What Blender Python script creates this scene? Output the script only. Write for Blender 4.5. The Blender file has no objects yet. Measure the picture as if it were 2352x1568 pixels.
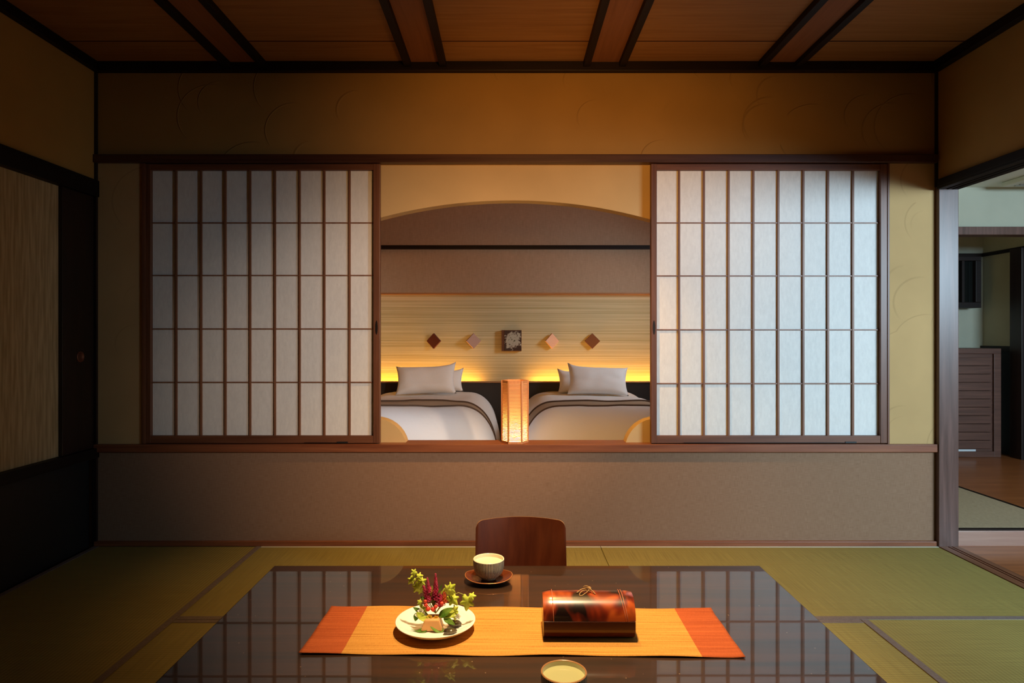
import bpy, bmesh, math, random
from mathutils import Vector, Matrix, noise
random.seed(7)
R = math.radians
C = bpy.context.scene.collection
sc = bpy.context.scene

# ------------------------------------------------------------------ camera
CY, CZ, F = -3.43, 1.116, 1475.0          # camera 3.43 m from the back wall (Y=0), 1.116 m high
cd = bpy.data.cameras.new('camera'); cam = bpy.data.objects.new('camera', cd); C.objects.link(cam)
cam.location = (0, CY, CZ); cam.rotation_euler = (R(90), 0, 0)
cd.sensor_width = 36; cd.lens = 36*F/2352
cd.shift_x = 8/2352; cd.shift_y = -12/2352
cd.clip_start = .05
sc.camera = cam
# ------------------------------------------------------------------ colour management, world
sc.view_settings.view_transform = 'Standard'; sc.view_settings.look = 'None'
sc.view_settings.exposure = 0; sc.view_settings.gamma = 1
w = bpy.data.worlds.new('world'); sc.world = w; w.use_nodes = True
w.node_tree.nodes['Background'].inputs[0].default_value = (.10, .13, .2, 1)
w.node_tree.nodes['Background'].inputs[1].default_value = .02
# ------------------------------------------------------------------ lights
def light(name, kind, loc, energy, col, target=None, **kw):
    l = bpy.data.lights.new(name, kind); l.energy = energy; l.color = col
    for k, v in kw.items(): setattr(l, k, v)
    o = bpy.data.objects.new(name, l); C.objects.link(o); o.location = loc
    if target is not None:
        o.rotation_euler = (Vector(target)-Vector(loc)).to_track_quat('-Z', 'Y').to_euler()
    return o
WARM = (1.0, .60, .24)
# recessed warm downlight above the table
light('table_downlight', 'SPOT', (.14, -1.66, 2.52), 370, (1.0,.72,.40), (.22, -1.45, 0), spot_size=R(55), spot_blend=1, shadow_soft_size=.06)
# warm lamp light thrown on the upper back wall and the ceiling
light('wall_washer', 'SPOT', (.30, -1.9, 1.72), 74, (1.0, .47, .12), (.30, 0, 1.86), spot_size=R(84), spot_blend=1, shadow_soft_size=.12)
# daylight that enters from the garden side through the open right wall
light('garden_daylight', 'AREA', (4.0, -4.0, 1.78), 238, (.59, .82, 1.0), (1.5, 0, .75), shape='RECTANGLE', size=1.9, size_y=.7)
light('left_screen_fill', 'SPOT', (1.7, -3.7, 1.75), 360, (1.0, .74, .55), (-.40, 0, .92), spot_size=R(32), spot_blend=1, shadow_soft_size=.10)  # added warm fill for the left screen, not a known lamp
light('back_wall_fill', 'SPOT', (.12, -.78, 2.54), 215, (1.0, .55, .17), (.22, -.42, 0), spot_size=R(82), spot_blend=1, shadow_soft_size=.04)  # added fill that brightens the mats and wainscot behind the table
# ------------------------------------------------------------------ helpers
class MB:
    def __init__(s): s.bm = bmesh.new()
    def box(s, x0, x1, y0, y1, z0, z1, mi=0):
        v = [s.bm.verts.new(p) for p in [(x0,y0,z0),(x1,y0,z0),(x1,y1,z0),(x0,y1,z0),(x0,y0,z1),(x1,y0,z1),(x1,y1,z1),(x0,y1,z1)]]
        for f in [(0,3,2,1),(4,5,6,7),(0,1,5,4),(1,2,6,5),(2,3,7,6),(3,0,4,7)]:
            fc = s.bm.faces.new([v[i] for i in f]); fc.material_index = mi
        return s
    def prism(s, pts, y0, y1, plane='xz'):
        def m(p, t):
            if plane == 'xz': return (p[0], t, p[1])
            if plane == 'xy': return (p[0], p[1], t)
            return (t, p[0], p[1])
        a = [s.bm.verts.new(m(p, y0)) for p in pts]; b = [s.bm.verts.new(m(p, y1)) for p in pts]
        n = len(pts)
        s.bm.faces.new(a); s.bm.faces.new(b[::-1])
        for i in range(n): s.bm.faces.new([a[i], b[i], b[(i+1) % n], a[(i+1) % n]])
        return s
    def tube(s, pts, r, seg=8, cap=True):
        pts = [Vector(p) for p in pts]; rings = []
        n = len(pts)
        rr = r if isinstance(r, (list, tuple)) else [r]*n
        up = None
        for i, p in enumerate(pts):
            t = (pts[min(i+1, n-1)]-pts[max(i-1, 0)]).normalized()
            if up is None:
                up = t.orthogonal().normalized()
            up = (up - t*up.dot(t)).normalized(); q = t.cross(up)
            rings.append([s.bm.verts.new(p + (up*math.cos(a)+q*math.sin(a))*rr[i]) for a in [2*math.pi*k/seg for k in range(seg)]])
        for i in range(n-1):
            for k in range(seg):
                s.bm.faces.new([rings[i][k], rings[i][(k+1) % seg], rings[i+1][(k+1) % seg], rings[i+1][k]])
        if cap:
            s.bm.faces.new(rings[0][::-1]); s.bm.faces.new(rings[-1])
        return s
    def lathe(s, prof, seg=64, c=(0,0,0), sx=1, sy=1):
        rings = []
        for (r, z) in prof:
            if r < 1e-6: rings.append([s.bm.verts.new((c[0], c[1], c[2]+z))])
            else: rings.append([s.bm.verts.new((c[0]+sx*r*math.cos(2*math.pi*k/seg), c[1]+sy*r*math.sin(2*math.pi*k/seg), c[2]+z)) for k in range(seg)])
        for a, b in zip(rings, rings[1:]):
            for k in range(seg):
                k2 = (k+1) % seg
                if len(a) == 1 and len(b) == 1: continue
                if len(a) == 1: s.bm.faces.new([a[0], b[k2], b[k]])
                elif len(b) == 1: s.bm.faces.new([a[k], a[k2], b[0]])
                else: s.bm.faces.new([a[k], a[k2], b[k2], b[k]])
        return s
    def grid(s, fn, nu, nv, closed_u=False):
        vs = [[s.bm.verts.new(fn(i/nu, j/nv)) for j in range(nv+1)] for i in range(nu+(0 if closed_u else 1))]
        nn = len(vs)
        for i in range(nu):
            for j in range(nv):
                i2 = (i+1) % nn
                s.bm.faces.new([vs[i][j], vs[i2][j], vs[i2][j+1], vs[i][j+1]])
        return s
    def build(s, name, mat, parent=None, loc=(0,0,0), smooth=False, bevel=0, solid=0, fix=True):
        if fix: bmesh.ops.recalc_face_normals(s.bm, faces=s.bm.faces)
        me = bpy.data.meshes.new(name); s.bm.to_mesh(me); s.bm.free()
        for m in (mat if isinstance(mat, (list, tuple)) else [mat]): me.materials.append(m)
        if smooth:
            for p in me.polygons: p.use_smooth = True
        o = bpy.data.objects.new(name, me); C.objects.link(o); o.location = loc
        if parent: o.parent = parent
        if solid:
            md = o.modifiers.new('solid', 'SOLIDIFY'); md.thickness = solid; md.offset = 0
        if bevel:
            md = o.modifiers.new('bevel', 'BEVEL'); md.width = bevel; md.segments = 2; md.limit_method = 'ANGLE'; md.angle_limit = R(50)
        return o
def tag(o, label=None, cat=None, group=None, kind=None):
    if label: o['label'] = label
    if cat: o['category'] = cat
    if group: o['group'] = group
    if kind: o['kind'] = kind
    return o
def empty(name, loc=(0,0,0), rz=0):
    o = bpy.data.objects.new(name, None); C.objects.link(o); o.location = loc; o.rotation_euler = (0,0,rz); o.empty_display_size = .05
    return o
def struct(o): o['kind'] = 'structure'; return o
def BX(name, mat, b, parent=None, bevel=0): return MB().box(*b).build(name, mat, parent, bevel=bevel)
def SB(name, mat, b, bevel=0): return struct(BX(name, mat, b, bevel=bevel))
def X(px, d=3.43): return (px-1168)*d/F            # measurements taken from the photograph, at depth d
def Z(py, d=3.43): return CZ-(py-772)*d/F
# ------------------------------------------------------------------ materials
def mat(name, col, rough=.6, spec=.5, **kw):
    m = bpy.data.materials.new(name); m.use_nodes = True
    b = m.node_tree.nodes['Principled BSDF']
    b.inputs['Base Color'].default_value = (*col, 1); b.inputs['Roughness'].default_value = rough
    b.inputs['Specular IOR Level'].default_value = spec
    for k, v in kw.items(): b.inputs[k].default_value = v
    return m
def nodes(m): return m.node_tree.nodes, m.node_tree.links, m.node_tree.nodes['Principled BSDF']
def N(nt, typ, **kw):
    n = nt.new(typ)
    for k, v in kw.items():
        if k in n.inputs: n.inputs[k].default_value = v
        else: setattr(n, k, v)
    return n
def coords(nt, L, scale, rot=(0,0,0)):
    tc = nt.new('ShaderNodeTexCoord'); mp = nt.new('ShaderNodeMapping')
    mp.inputs['Scale'].default_value = scale; mp.inputs['Rotation'].default_value = rot
    L.new(tc.outputs['Object'], mp.inputs['Vector']); return mp.outputs['Vector']
def ramp(nt, L, fac, stops):
    r = nt.new('ShaderNodeValToRGB'); e = r.color_ramp.elements
    while len(e) < len(stops): e.new(.5)
    for q, (p, c) in zip(e, stops):
        q.position = p; q.color = (*c, 1) if len(c) == 3 else c
    L.new(fac, r.inputs['Fac']); return r.outputs['Color']
def bump(nt, L, b, h, strength=.3, dist=.002):
    n = nt.new('ShaderNodeBump'); n.inputs['Strength'].default_value = strength; n.inputs['Distance'].default_value = dist
    L.new(h, n.inputs['Height']); L.new(n.outputs['Normal'], b.inputs['Normal']); return n
def wood(name, dark, light_, axis='x', rough=.45, scale=1.0, spec=.5, bs=.15, **kw):
    m = mat(name, light_, rough, spec, **kw); nt, L, b = nodes(m)
    s = {'x': (1.2, 26, 26), 'y': (26, 1.2, 26), 'z': (26, 26, 1.2)}[axis]
    v = coords(nt, L, tuple(q*scale for q in s))
    n = N(nt, 'ShaderNodeTexNoise', Scale=1.6, Detail=8.0, Roughness=.62, Distortion=.4); L.new(v, n.inputs['Vector'])
    c = ramp(nt, L, n.outputs['Fac'], [(.32, dark), (.5, tuple((a+b_)/2 for a, b_ in zip(dark, light_))), (.68, light_)])
    L.new(c, b.inputs['Base Color']); bump(nt, L, b, n.outputs['Fac'], bs, .001)
    return m
def plaster(name, col, arcs=True, amount=.8):
    m = mat(name, col, .9, .15); nt, L, b = nodes(m)
    v = coords(nt, L, (1,1,1))
    n = N(nt, 'ShaderNodeTexNoise', Scale=60.0, Detail=5.0); L.new(v, n.inputs['Vector'])
    n2 = N(nt, 'ShaderNodeTexNoise', Scale=3.0, Detail=3.0); L.new(v, n2.inputs['Vector'])
    h = n.outputs['Fac']
    c = ramp(nt, L, n2.outputs['Fac'], [(.3, tuple(q*.93 for q in col)), (.7, tuple(min(1, q*1.06) for q in col))])
    L.new(c, b.inputs['Base Color'])
    if arcs:                                       # fan-shaped trowel ridges
        tot = None
        for k, (sc_, rad) in enumerate(((1.9, .36), (2.4, .30), (2.1, .42), (1.6, .34))):
            mp = nt.new('ShaderNodeMapping'); mp.inputs['Location'].default_value = (k*3.7+.3, 0, k*1.9)
            mp.inputs['Scale'].default_value = (1, .0, 1.1); L.new(v, mp.inputs['Vector'])
            vo = N(nt, 'ShaderNodeTexVoronoi', Scale=sc_); L.new(mp.outputs['Vector'], vo.inputs['Vector'])
            a = N(nt, 'ShaderNodeMath', operation='SUBTRACT'); L.new(vo.outputs['Distance'], a.inputs[0]); a.inputs[1].default_value = rad
            ab = N(nt, 'ShaderNodeMath', operation='ABSOLUTE'); L.new(a.outputs[0], ab.inputs[0])
            mr = N(nt, 'ShaderNodeMapRange'); L.new(ab.outputs[0], mr.inputs['Value']); mr.inputs['From Min'].default_value = 0; mr.inputs['From Max'].default_value = .009
            mr.inputs['To Min'].default_value = 1; mr.inputs['To Max'].default_value = 0
            df_ = N(nt, 'ShaderNodeVectorMath', operation='SUBTRACT'); L.new(mp.outputs['Vector'], df_.inputs[0]); L.new(vo.outputs['Position'], df_.inputs[1])
            dt = N(nt, 'ShaderNodeVectorMath', operation='DOT_PRODUCT'); L.new(df_.outputs[0], dt.inputs[0]); dt.inputs[1].default_value = (-1, 0, .55)
            th = N(nt, 'ShaderNodeMapRange'); L.new(dt.outputs['Value'], th.inputs['Value']); th.inputs['From Min'].default_value = .05; th.inputs['From Max'].default_value = .13
            mu = N(nt, 'ShaderNodeMath', operation='MULTIPLY'); L.new(mr.outputs[0], mu.inputs[0]); L.new(th.outputs[0], mu.inputs[1])
            if tot is None: tot = mu.outputs[0]
            else:
                ad = N(nt, 'ShaderNodeMath', operation='MAXIMUM'); L.new(tot, ad.inputs[0]); L.new(mu.outputs[0], ad.inputs[1]); tot = ad.outputs[0]
        mk = N(nt, 'ShaderNodeMix', data_type='RGBA'); mk.inputs[7].default_value = tuple(q*.45 for q in col)+(1,)
        fm = N(nt, 'ShaderNodeMath', operation='MULTIPLY'); L.new(tot, fm.inputs[0]); fm.inputs[1].default_value = .32
        L.new(fm.outputs[0], mk.inputs[0]); L.new(c, mk.inputs[6]); L.new(mk.outputs[2], b.inputs['Base Color'])
        sc2 = N(nt, 'ShaderNodeMath', operation='MULTIPLY_ADD'); L.new(h, sc2.inputs[0]); sc2.inputs[1].default_value = .15
        L.new(tot, sc2.inputs[2]); h = sc2.outputs[0]
    bump(nt, L, b, h, amount, .003)
    return m
def cloth(name, col1, col2, sx=20, sz=220, rough=.9, crossed=True, bs=.4, spec=.2, rot=(0,0,0)):
    m = mat(name, col1, rough, spec); nt, L, b = nodes(m)
    v = coords(nt, L, (sx, sz, sz), rot); n = N(nt, 'ShaderNodeTexNoise', Scale=1.0, Detail=3.0); L.new(v, n.inputs['Vector'])
    f = n.outputs['Fac']
    if crossed:
        v2 = coords(nt, L, (sz, sx, sx), rot); n2 = N(nt, 'ShaderNodeTexNoise', Scale=1.0, Detail=3.0); L.new(v2, n2.inputs['Vector'])
        a = N(nt, 'ShaderNodeMath', operation='ADD'); L.new(f, a.inputs[0]); L.new(n2.outputs['Fac'], a.inputs[1])
        h = N(nt, 'ShaderNodeMath', operation='MULTIPLY'); L.new(a.outputs[0], h.inputs[0]); h.inputs[1].default_value = .5; f = h.outputs[0]
    c = ramp(nt, L, f, [(.36, col1), (.64, col2)]); L.new(c, b.inputs['Base Color']); bump(nt, L, b, f, bs, .001)
    return m
M = {}
M['dark'] = wood('dark_stained_wood', (.006,.003,.0025), (.015,.006,.004), 'x', .5, spec=.3)
M['bar'] = wood('lattice_wood', (.16,.062,.030), (.26,.110,.055), 'z', .45)
M['lintel'] = wood('lintel_wood', (.045,.014,.007), (.09,.032,.016), 'x', .42)
M['darkz'] = wood('dark_stained_wood_upright', (.008,.0035,.003), (.022,.009,.006), 'z', .42)
M['darky'] = wood('dark_stained_wood_depth', (.004,.002,.0018), (.010,.005,.004), 'y', .55, spec=.25)
M['frame'] = wood('reddish_frame_wood', (.10,.034,.016), (.19,.070,.032), 'x', .42)
M['framez'] = wood('reddish_frame_wood_upright', (.10,.034,.016), (.19,.070,.032), 'z', .42)
M['post'] = wood('corner_post_wood', (.07,.033,.025), (.15,.078,.062), 'z', .34)
M['sill'] = wood('sill_wood', (.16,.045,.018), (.28,.095,.04), 'x', .4)
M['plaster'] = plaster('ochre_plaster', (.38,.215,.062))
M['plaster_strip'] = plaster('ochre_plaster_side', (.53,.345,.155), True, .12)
M['plaster_in'] = plaster('smooth_plaster', (.62,.42,.19), False, .15)
M['wallcloth'] = cloth('brown_woven_wallpaper', (.225,.128,.075), (.315,.188,.12), 26, 620, bs=.25)
M['ceiling'] = wood('ceiling_boards', (.24,.105,.03), (.33,.155,.05), 'x', .6, 1.2, .3, .05)
M['ceil_strip'] = wood('ceiling_strip_board', (.20,.075,.03), (.26,.10,.04), 'y', .6, 1.2, .3, .05)
M['hallwall'] = plaster('pale_hall_plaster', (.42,.42,.33), False, .15)
M['hallceil'] = mat('hall_ceiling_paint', (.66,.70,.62), .9)
M['hallfloor'] = wood('orange_plank_floor', (.22,.065,.018), (.40,.14,.045), 'x', .28, .8)
M['stone'] = cloth('rough_beige_matting', (.34,.26,.16), (.44,.34,.22), 40, 160)
M['white'] = cloth('white_linen', (.78,.76,.74), (.82,.80,.78), 60, 400, bs=.1)
M['black'] = mat('black_leather', (.012,.010,.010), .5)
M['ledge'] = wood('ledge_wood', (.30,.13,.05), (.50,.24,.09), 'x', .5)
# shoji paper
m = mat('shoji_paper', (.80,.78,.74), .85, .1); nt, L, b = nodes(m)
v = coords(nt, L, (30,30,9)); n = N(nt, 'ShaderNodeTexNoise', Scale=3.0, Detail=8.0, Roughness=.7); L.new(v, n.inputs['Vector'])
L.new(ramp(nt, L, n.outputs['Fac'], [(.3, (.74,.72,.69)), (.7, (.86,.84,.80))]), b.inputs['Base Color']); M['paper'] = m
# tatami : fine ribs along the mat's length
def tatami(name, axis):
    m = mat(name, (.36,.33,.09), .62, .35); nt, L, b = nodes(m)
    s = (0, 1, 0) if axis == 'x' else (1, 0, 0)
    v = coords(nt, L, s)
    wv = N(nt, 'ShaderNodeTexWave', wave_type='BANDS', bands_direction='Y' if axis == 'x' else 'X', Scale=22.0); L.new(v, wv.inputs['Vector'])
    v2 = coords(nt, L, (5, 260, 1) if axis == 'y' else (260, 5, 1)); n = N(nt, 'ShaderNodeTexNoise', Scale=1.0, Detail=4.0); L.new(v2, n.inputs['Vector'])
    v3 = coords(nt, L, (2,2,2)); n3 = N(nt, 'ShaderNodeTexNoise', Scale=1.0, Detail=2.0); L.new(v3, n3.inputs['Vector'])
    c1 = ramp(nt, L, n.outputs['Fac'], [(.3, (.24,.19,.052)), (.7, (.345,.28,.078))])
    c2 = ramp(nt, L, wv.outputs['Fac'], [(0, (.72,.72,.72)), (.35, (1,1,1))])
    mx = N(nt, 'ShaderNodeMix', data_type='RGBA', blend_type='MULTIPLY'); mx.inputs[0].default_value = .6
    L.new(c1, mx.inputs[6]); L.new(c2, mx.inputs[7]); L.new(mx.outputs[2], b.inputs['Base Color'])
    bump(nt, L, b, wv.outputs['Fac'], .35, .0015); return m
M['tat_x'] = tatami('tatami_rush_crosswise', 'x'); M['tat_y'] = tatami('tatami_rush_lengthwise', 'y')
M['border'] = cloth('tatami_cloth_border', (.15,.115,.10), (.21,.165,.15), 60, 300)
M['edge'] = mat('tatami_edge_sheen', (.55,.52,.42), .7)  # whitish sheen along the wall border, put into its colour

# ------------------------------------------------------------------ room shell
XL, XR = X(220), X(2148)                     # -2.205, 2.279
ZC = Z(146)                                  # ceiling 2.572
YF = -4.4
PX1 = XR + .105
SB('floor', M['tat_x'], (XL-.1, XR, YF, 0, -.12, -.055))
SB('ceiling', M['ceiling'], (XL-.1, PX1, YF, .0, ZC, ZC+.05))
# back wall : plaster band above, two plaster side strips, woven wainscot below
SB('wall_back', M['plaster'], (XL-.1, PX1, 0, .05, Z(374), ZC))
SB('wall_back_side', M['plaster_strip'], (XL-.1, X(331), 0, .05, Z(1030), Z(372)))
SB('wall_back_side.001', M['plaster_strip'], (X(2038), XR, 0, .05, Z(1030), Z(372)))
SB('wall_back_wainscot', M['wallcloth'], (XL-.1, XR+.05, 0, .05, -.12, Z(1030)))
SB('trim_1', M['dark'], (XL, XR, -.035, .01, Z(168), ZC-.001), .003)          # moulding under the ceiling
SB('trim_2', M['lintel'], (XL, XR, -.028, .02, Z(376)+.001, Z(357)), .003)     # lintel over the screens
SB('trim_3', M['sill'], (XL, XR, -.022, .127, Z(1037), Z(1018)-.002), .003)   # sill board
SB('baseboard_back', M['sill'], (XL, XR, -.018, .01, 0, Z(1241)), .002)
SB('trim_4', M['darkz'], (XL-.01, XL+.012, -.015, .02, 0, Z(168)), .001)      # thin corner batten left
SB('trim_5', M['framez'], (X(329), X(336), -.012, .05, Z(1018), Z(376)), .001)
SB('trim_6', M['framez'], (X(2036), X(2040.5), -.012, .05, Z(1018), Z(376)), .001)
SB('trim_7', M['post'], (XR, PX1, -.03, .075, 0, Z(430)), .003)              # corner post right
SB('trim_8', M['darkz'], (XR-.004, XR+.012, -.01, .02, Z(430), ZC))

# inner plaster panel behind the screens with the arched, notched opening
def arc_pts():
    pts = []
    zb = Z(1018, 3.475)
    sx = lambda p: X(p, 3.475); sz = lambda p: Z(p, 3.475)
    rb = 75*3.475/F
    cl = (sx(860), sz(1035)); cr = (sx(1510), sz(1035))
    # going clockwise from bottom-left : bump, out to the left, up, arch, down, bump
    a0 = math.asin((zb-cl[1])/rb)
    for k in range(9):
        a = a0 + (math.pi*.5-a0)*k/8
        pts.append((cl[0]+rb*math.cos(a), cl[1]+rb*math.sin(a)))
    xl, xr = sx(800), sx(1560)
    pts.append((xl, cl[1]+rb)); 
    xc, zt, Rr = sx(1176), sz(460), 1175*3.475/F
    for k in range(25):
        x = xl+(xr-xl)*k/24
        pts.append((x, zt-Rr+math.sqrt(Rr*Rr-(x-xc)**2)))
    pts.append((xr, cr[1]+rb))
    for k in range(9):
        a = math.pi*.5 + (math.pi*.5-a0)*k/8
        pts.append((cr[0]+rb*math.cos(a), cr[1]+rb*math.sin(a)))
    return pts
def panel_with_hole():
    bm = bmesh.new(); hole = arc_pts()
    x0, x1, z0, z1 = X(325), X(2046), hole[0][1], Z(370)
    # outer loop: keep as top polygon + sides so the bottom stays open onto the sill
    outer = [(x0, z0), (x0, z1), (x1, z1), (x1, z0)]
    loop = outer + hole[::-1]
    t = .08
    a = [bm.verts.new((p[0], .045, p[1])) for p in loop]
    f = bm.faces.new(a)
    r = bmesh.ops.extrude_face_region(bm, geom=[f])
    bmesh.ops.translate(bm, verts=[v for v in r['geom'] if isinstance(v, bmesh.types.BMVert)], vec=(0, t, 0))
    mb = MB(); mb.bm = bm; return mb
struct(panel_with_hole().build('wall_back_inner', M['plaster_in']))

# left wall
ZLa, ZLb = 1.858, 1.945
SB('wall_left', M['plaster'], (XL-.08, XL, YF, 0, ZLb, ZC))
SB('trim_9', M['darky'], (XL-.08, XL+.02, YF, 0, ZLa, ZLb), .002)
SB('trim_10', M['darky'], (XL-.08, XL+.03, YF, -.005, ZC-.05, ZC-.0005), .002)
M['beige'] = cloth('beige_streaked_paper', (.34,.25,.13), (.50,.38,.22), 1, 1, crossed=False, bs=.15)
nt, L, b = nodes(M['beige'])
[q for q in nt if q.type == 'MAPPING'][0].inputs['Scale'].default_value = (40, 70, 5)
SB('wall_left_lower', M['black'], (XL-.08, XL-.035, YF, 0, -.06, .50))
SB('trim_11', M['darky'], (XL-.08, XL+.02, YF, 0, .47, .522), .002)
SB('wall_left_panel', M['beige'], (XL-.06, XL-.02, YF, -.25, .522, ZLa))
d1 = empty('door_1', (XL, -.13, 0)); struct(d1)                           # dark sliding door in the left wall
MB().box(-.035, .0, -.127, .112, .523, ZLa-.001).build('door_leaf', M['darkz'], d1, bevel=.002)
M['copper'] = mat('dull_copper', (.20,.07,.04), .45, Metallic=.7)
pl = MB().lathe([(0,.001),(.020,.001),(.022,.004),(.027,.004),(.028,0)], 32).build('round_pull', M['copper'], d1, smooth=True)
pl.rotation_euler = (0, R(90), 0); pl.location = (.0005, .005, 1.01)
# right wall : plaster above the wide opening
SB('wall_right', M['plaster'], (XR+.01, PX1-.01, YF, 0, 1.93, ZC))
SB('wall_right_cutoff', M['plaster'], (XR+.01, PX1-.01, YF, -2.5, 0, 1.93))  # unseen wall, its edge placed to keep daylight off the left side
lin = MB()
lin.box(XR-.012, PX1, YF, -.031, 1.905, 1.945)
for a, b_ in ((XR-.012, XR+.026), (XR+.042, XR+.056), (XR+.072, PX1)): lin.box(a, b_, YF, -.031, 1.893, 1.905)
struct(lin.build('trim_12', M['darky'], bevel=.0015))
tr = MB(); tr.box(XR, PX1, -2.5, -.031, -.05, -.008)
for a, b_ in ((XR, XR+.042), (XR+.050, XR+.062), (XR+.070, PX1)): tr.box(a, b_, -2.5, -.031, -.008, .004)
struct(tr.build('trim_13', wood('track_wood', (.14,.05,.02), (.24,.095,.045), 'y', .4), bevel=.001))
SB('trim_14', M['darky'], (XR-.03, XR+.02, YF, -.005, ZC-.05, ZC-.0005), .002)

# ceiling battens in pairs with the board between them, and the panel seam
for i, (pa, pb) in enumerate(((520, 601), (931, 1011), (1338, 1419), (1736, 1819))):
    wdt = .036
    xa, xb = X(pa), X(pb)
    for x in (xa, xb):
        SB('trim_%d' % (15+2*i+(0 if x == xa else 1)), M['darky'], (x, x+wdt, YF, -.036, ZC-.032, ZC-.0005), .002)
    SB('ceiling_strip', M['ceil_strip'], (xa+wdt+.0005, xb-.0005, YF, -.001, ZC-.006, ZC-.0006))
sm = MB()
edges = [XL, X(520), X(601)+.036, X(931), X(1011)+.036, X(1338), X(1419)+.036, X(1736), X(1819)+.036, XR]
for a, b_ in zip(edges[::2], edges[1::2]):
    for yy in (-.262, -1.17, -2.08):
        sm.box(a, b_, yy-.003, yy+.003, ZC-.0022, ZC-.0002)
struct(sm.build('trim_23', mat('ceiling_seam_strip', (.06,.015,.006), .7)))

# ------------------------------------------------------------------ tatami mats
def mat_(x0, x1, y0, y1, axis, label, wall_edge=False):
    t = empty('tatami_mat', ((x0+x1)/2, (y0+y1)/2, -.054)); hx, hy = (x1-x0)/2-.0012, (y1-y0)/2-.0012
    tag(t, label, 'tatami mat', 'tatami mats of the room')
    MB().box(-hx, hx, -hy, hy, 0, .054).build('rush_cover', M['tat_x' if axis == 'x' else 'tat_y'], t, bevel=.002)
    bw = .028
    for s in (-1, 1):
        if axis == 'x': bx = (-hx, hx, s*hy-(bw if s > 0 else 0), s*hy+(0 if s > 0 else bw), .0535, .0555)
        else: bx = (s*hx-(bw if s > 0 else 0), s*hx+(0 if s > 0 else bw), -hy, hy, .0535, .0555)
        if wall_edge and s > 0 and axis == 'x': continue
        MB().box(*bx).build('cloth_border', M['border'], t, bevel=.0008)
    if wall_edge and axis == 'x': MB().box(-hx, hx, hy-.014, hy, .0535, .0555).build('wall_edging', M['edge'], t)
    return t
XA, XB, XE = X(604), X(1378), 1.386
mat_(XL, XA, -1.8, -.019, 'y', 'tatami mat in the dark corner by the left wall, running towards the viewer')
mat_(XA, XB, -.9, -.019, 'x', 'tatami mat along the back wall behind the low chair', True)
mat_(XB, XR, -.9, -.019, 'x', 'tatami mat along the back wall at the right corner post', True)
mat_(XA, -.414, -1.8, -.9, 'x', 'half tatami mat under the left end of the low table')
mat_(-.414, XE, -1.8, -.9, 'x', 'tatami mat under the right end of the low table')
mat_(XE, XR, -2.7, -.9, 'y', 'pale green tatami mat at the right front beside the sliding track')
mat_(XL, -.40, -2.7, -1.8, 'x', 'tatami mat nearest the viewer on the left')

# ------------------------------------------------------------------ hall beyond the right opening
ZR = .08
SB('floor_hall', M['hallfloor'], (PX1, 5.6, YF, 0.0, -.06, -.002))
SB('trim_24', wood('step_riser_wood', (.30,.16,.12), (.40,.24,.18), 'x', .35), (PX1, 5.6, .0, .04, -.05, ZR-.004), .003)
SB('trim_25', M['dark'], (PX1, 5.6, .012, .045, ZR-.006, ZR+.001))
SB('floor_entry', M['hallfloor'], (3.10, 5.6, .04, 3.0, -.05, ZR))
SB('trim_26', M['dark'], (3.085, 3.10, .04, 2.9, -.05, ZR+.006))
tag(BX('floor_matting', M['stone'], (PX1, 3.085, .045, 2.9, ZR-.08, ZR+.002), bevel=.002), 'flat beige matting strip lying behind the step in the hall', 'matting')
SB('wall_hall', M['hallwall'], (2.52, 5.6, 1.31, 1.39, 1.918, 2.6))
SB('trim_27', M['post'], (2.52, 5.6, 1.28, 1.40, 1.861, 1.920), .003)
SB('ceiling_hall', M['hallceil'], (PX1, 5.6, YF, 3.0, 2.215, 2.26))
SB('wall_hall_back', M['hallwall'], (2.5, 4.5, 2.47, 2.53, ZR, 2.3))
SB('wall_hall_side', M['hallwall'], (4.36, 4.42, 1.45, 2.47, 1.0, 2.3))
SB('wall_hall_wainscot', M['black'], (4.36, 4.43, 1.45, 2.47, ZR, 1.0))
SB('trim_28', M['darky'], (4.335, 4.365, 1.45, 2.47, 1.845, 1.875))
SB('trim_29', M['dark'], (2.52, 4.36, 2.45, 2.47, 1.845, 1.875))
SB('trim_30', M['darkz'], (4.30, 4.37, 1.95, 2.08, ZR, 1.86), .002)
SB('trim_31', M['dark'], (4.33, 4.37, 2.08, 2.46, .985, 1.03))
SB('wall_hall_outer', M['hallwall'], (5.55, 5.6, YF, 3.0, -.05, 2.26))
v = empty('ceiling_vent', (3.85, 1.0, 2.214)); tag(v, 'pale square air grille on the hall ceiling beyond the opening', 'vent')
MB().box(-.33, .33, -.16, .16, -.032, 0).build('housing', M['hallceil'], v, bevel=.006)
g = MB()
for k in range(6): g.box(-.27, .27, -.12+k*.045, -.105+k*.045, -.036, -.031)
g.build('grille_slat', mat('vent_grey', (.22,.24,.22), .6), v)
# shoe cabinet
cb = empty('shoe_cabinet', (3.56, 2.07, ZR)); tag(cb, 'brown wooden cabinet with a horizontally boarded door in the far hall', 'cabinet')
M['cab'] = wood('cabinet_wood', (.075,.032,.022), (.15,.066,.045), 'x', .45)
zt = Z(800, 5.5)-ZR
c = MB(); c.box(-.66, .66, -.0, .36, zt-.045, zt); c.box(-.66, -.62, 0, .36, 0, zt-.045); c.box(.60, .66, 0, .36, 0, zt-.045); c.box(-.62, .60, .02, .36, 0, zt-.045); c.box(-.62, .60, 0, .02, 0, .05)
c.build('body', M['cab'], cb, bevel=.003)
n_b = 11; dr = MB()
for k in range(n_b):
    z0 = .075+k*(zt-.045-.03-.075)/n_b; z1 = .075+(k+1)*(zt-.045-.03-.075)/n_b-.005
    dr.box(-.60, .575, .0, .019, z0, z1)
dr.build('boarded_door', M['cab'], cb, bevel=.003)
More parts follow.
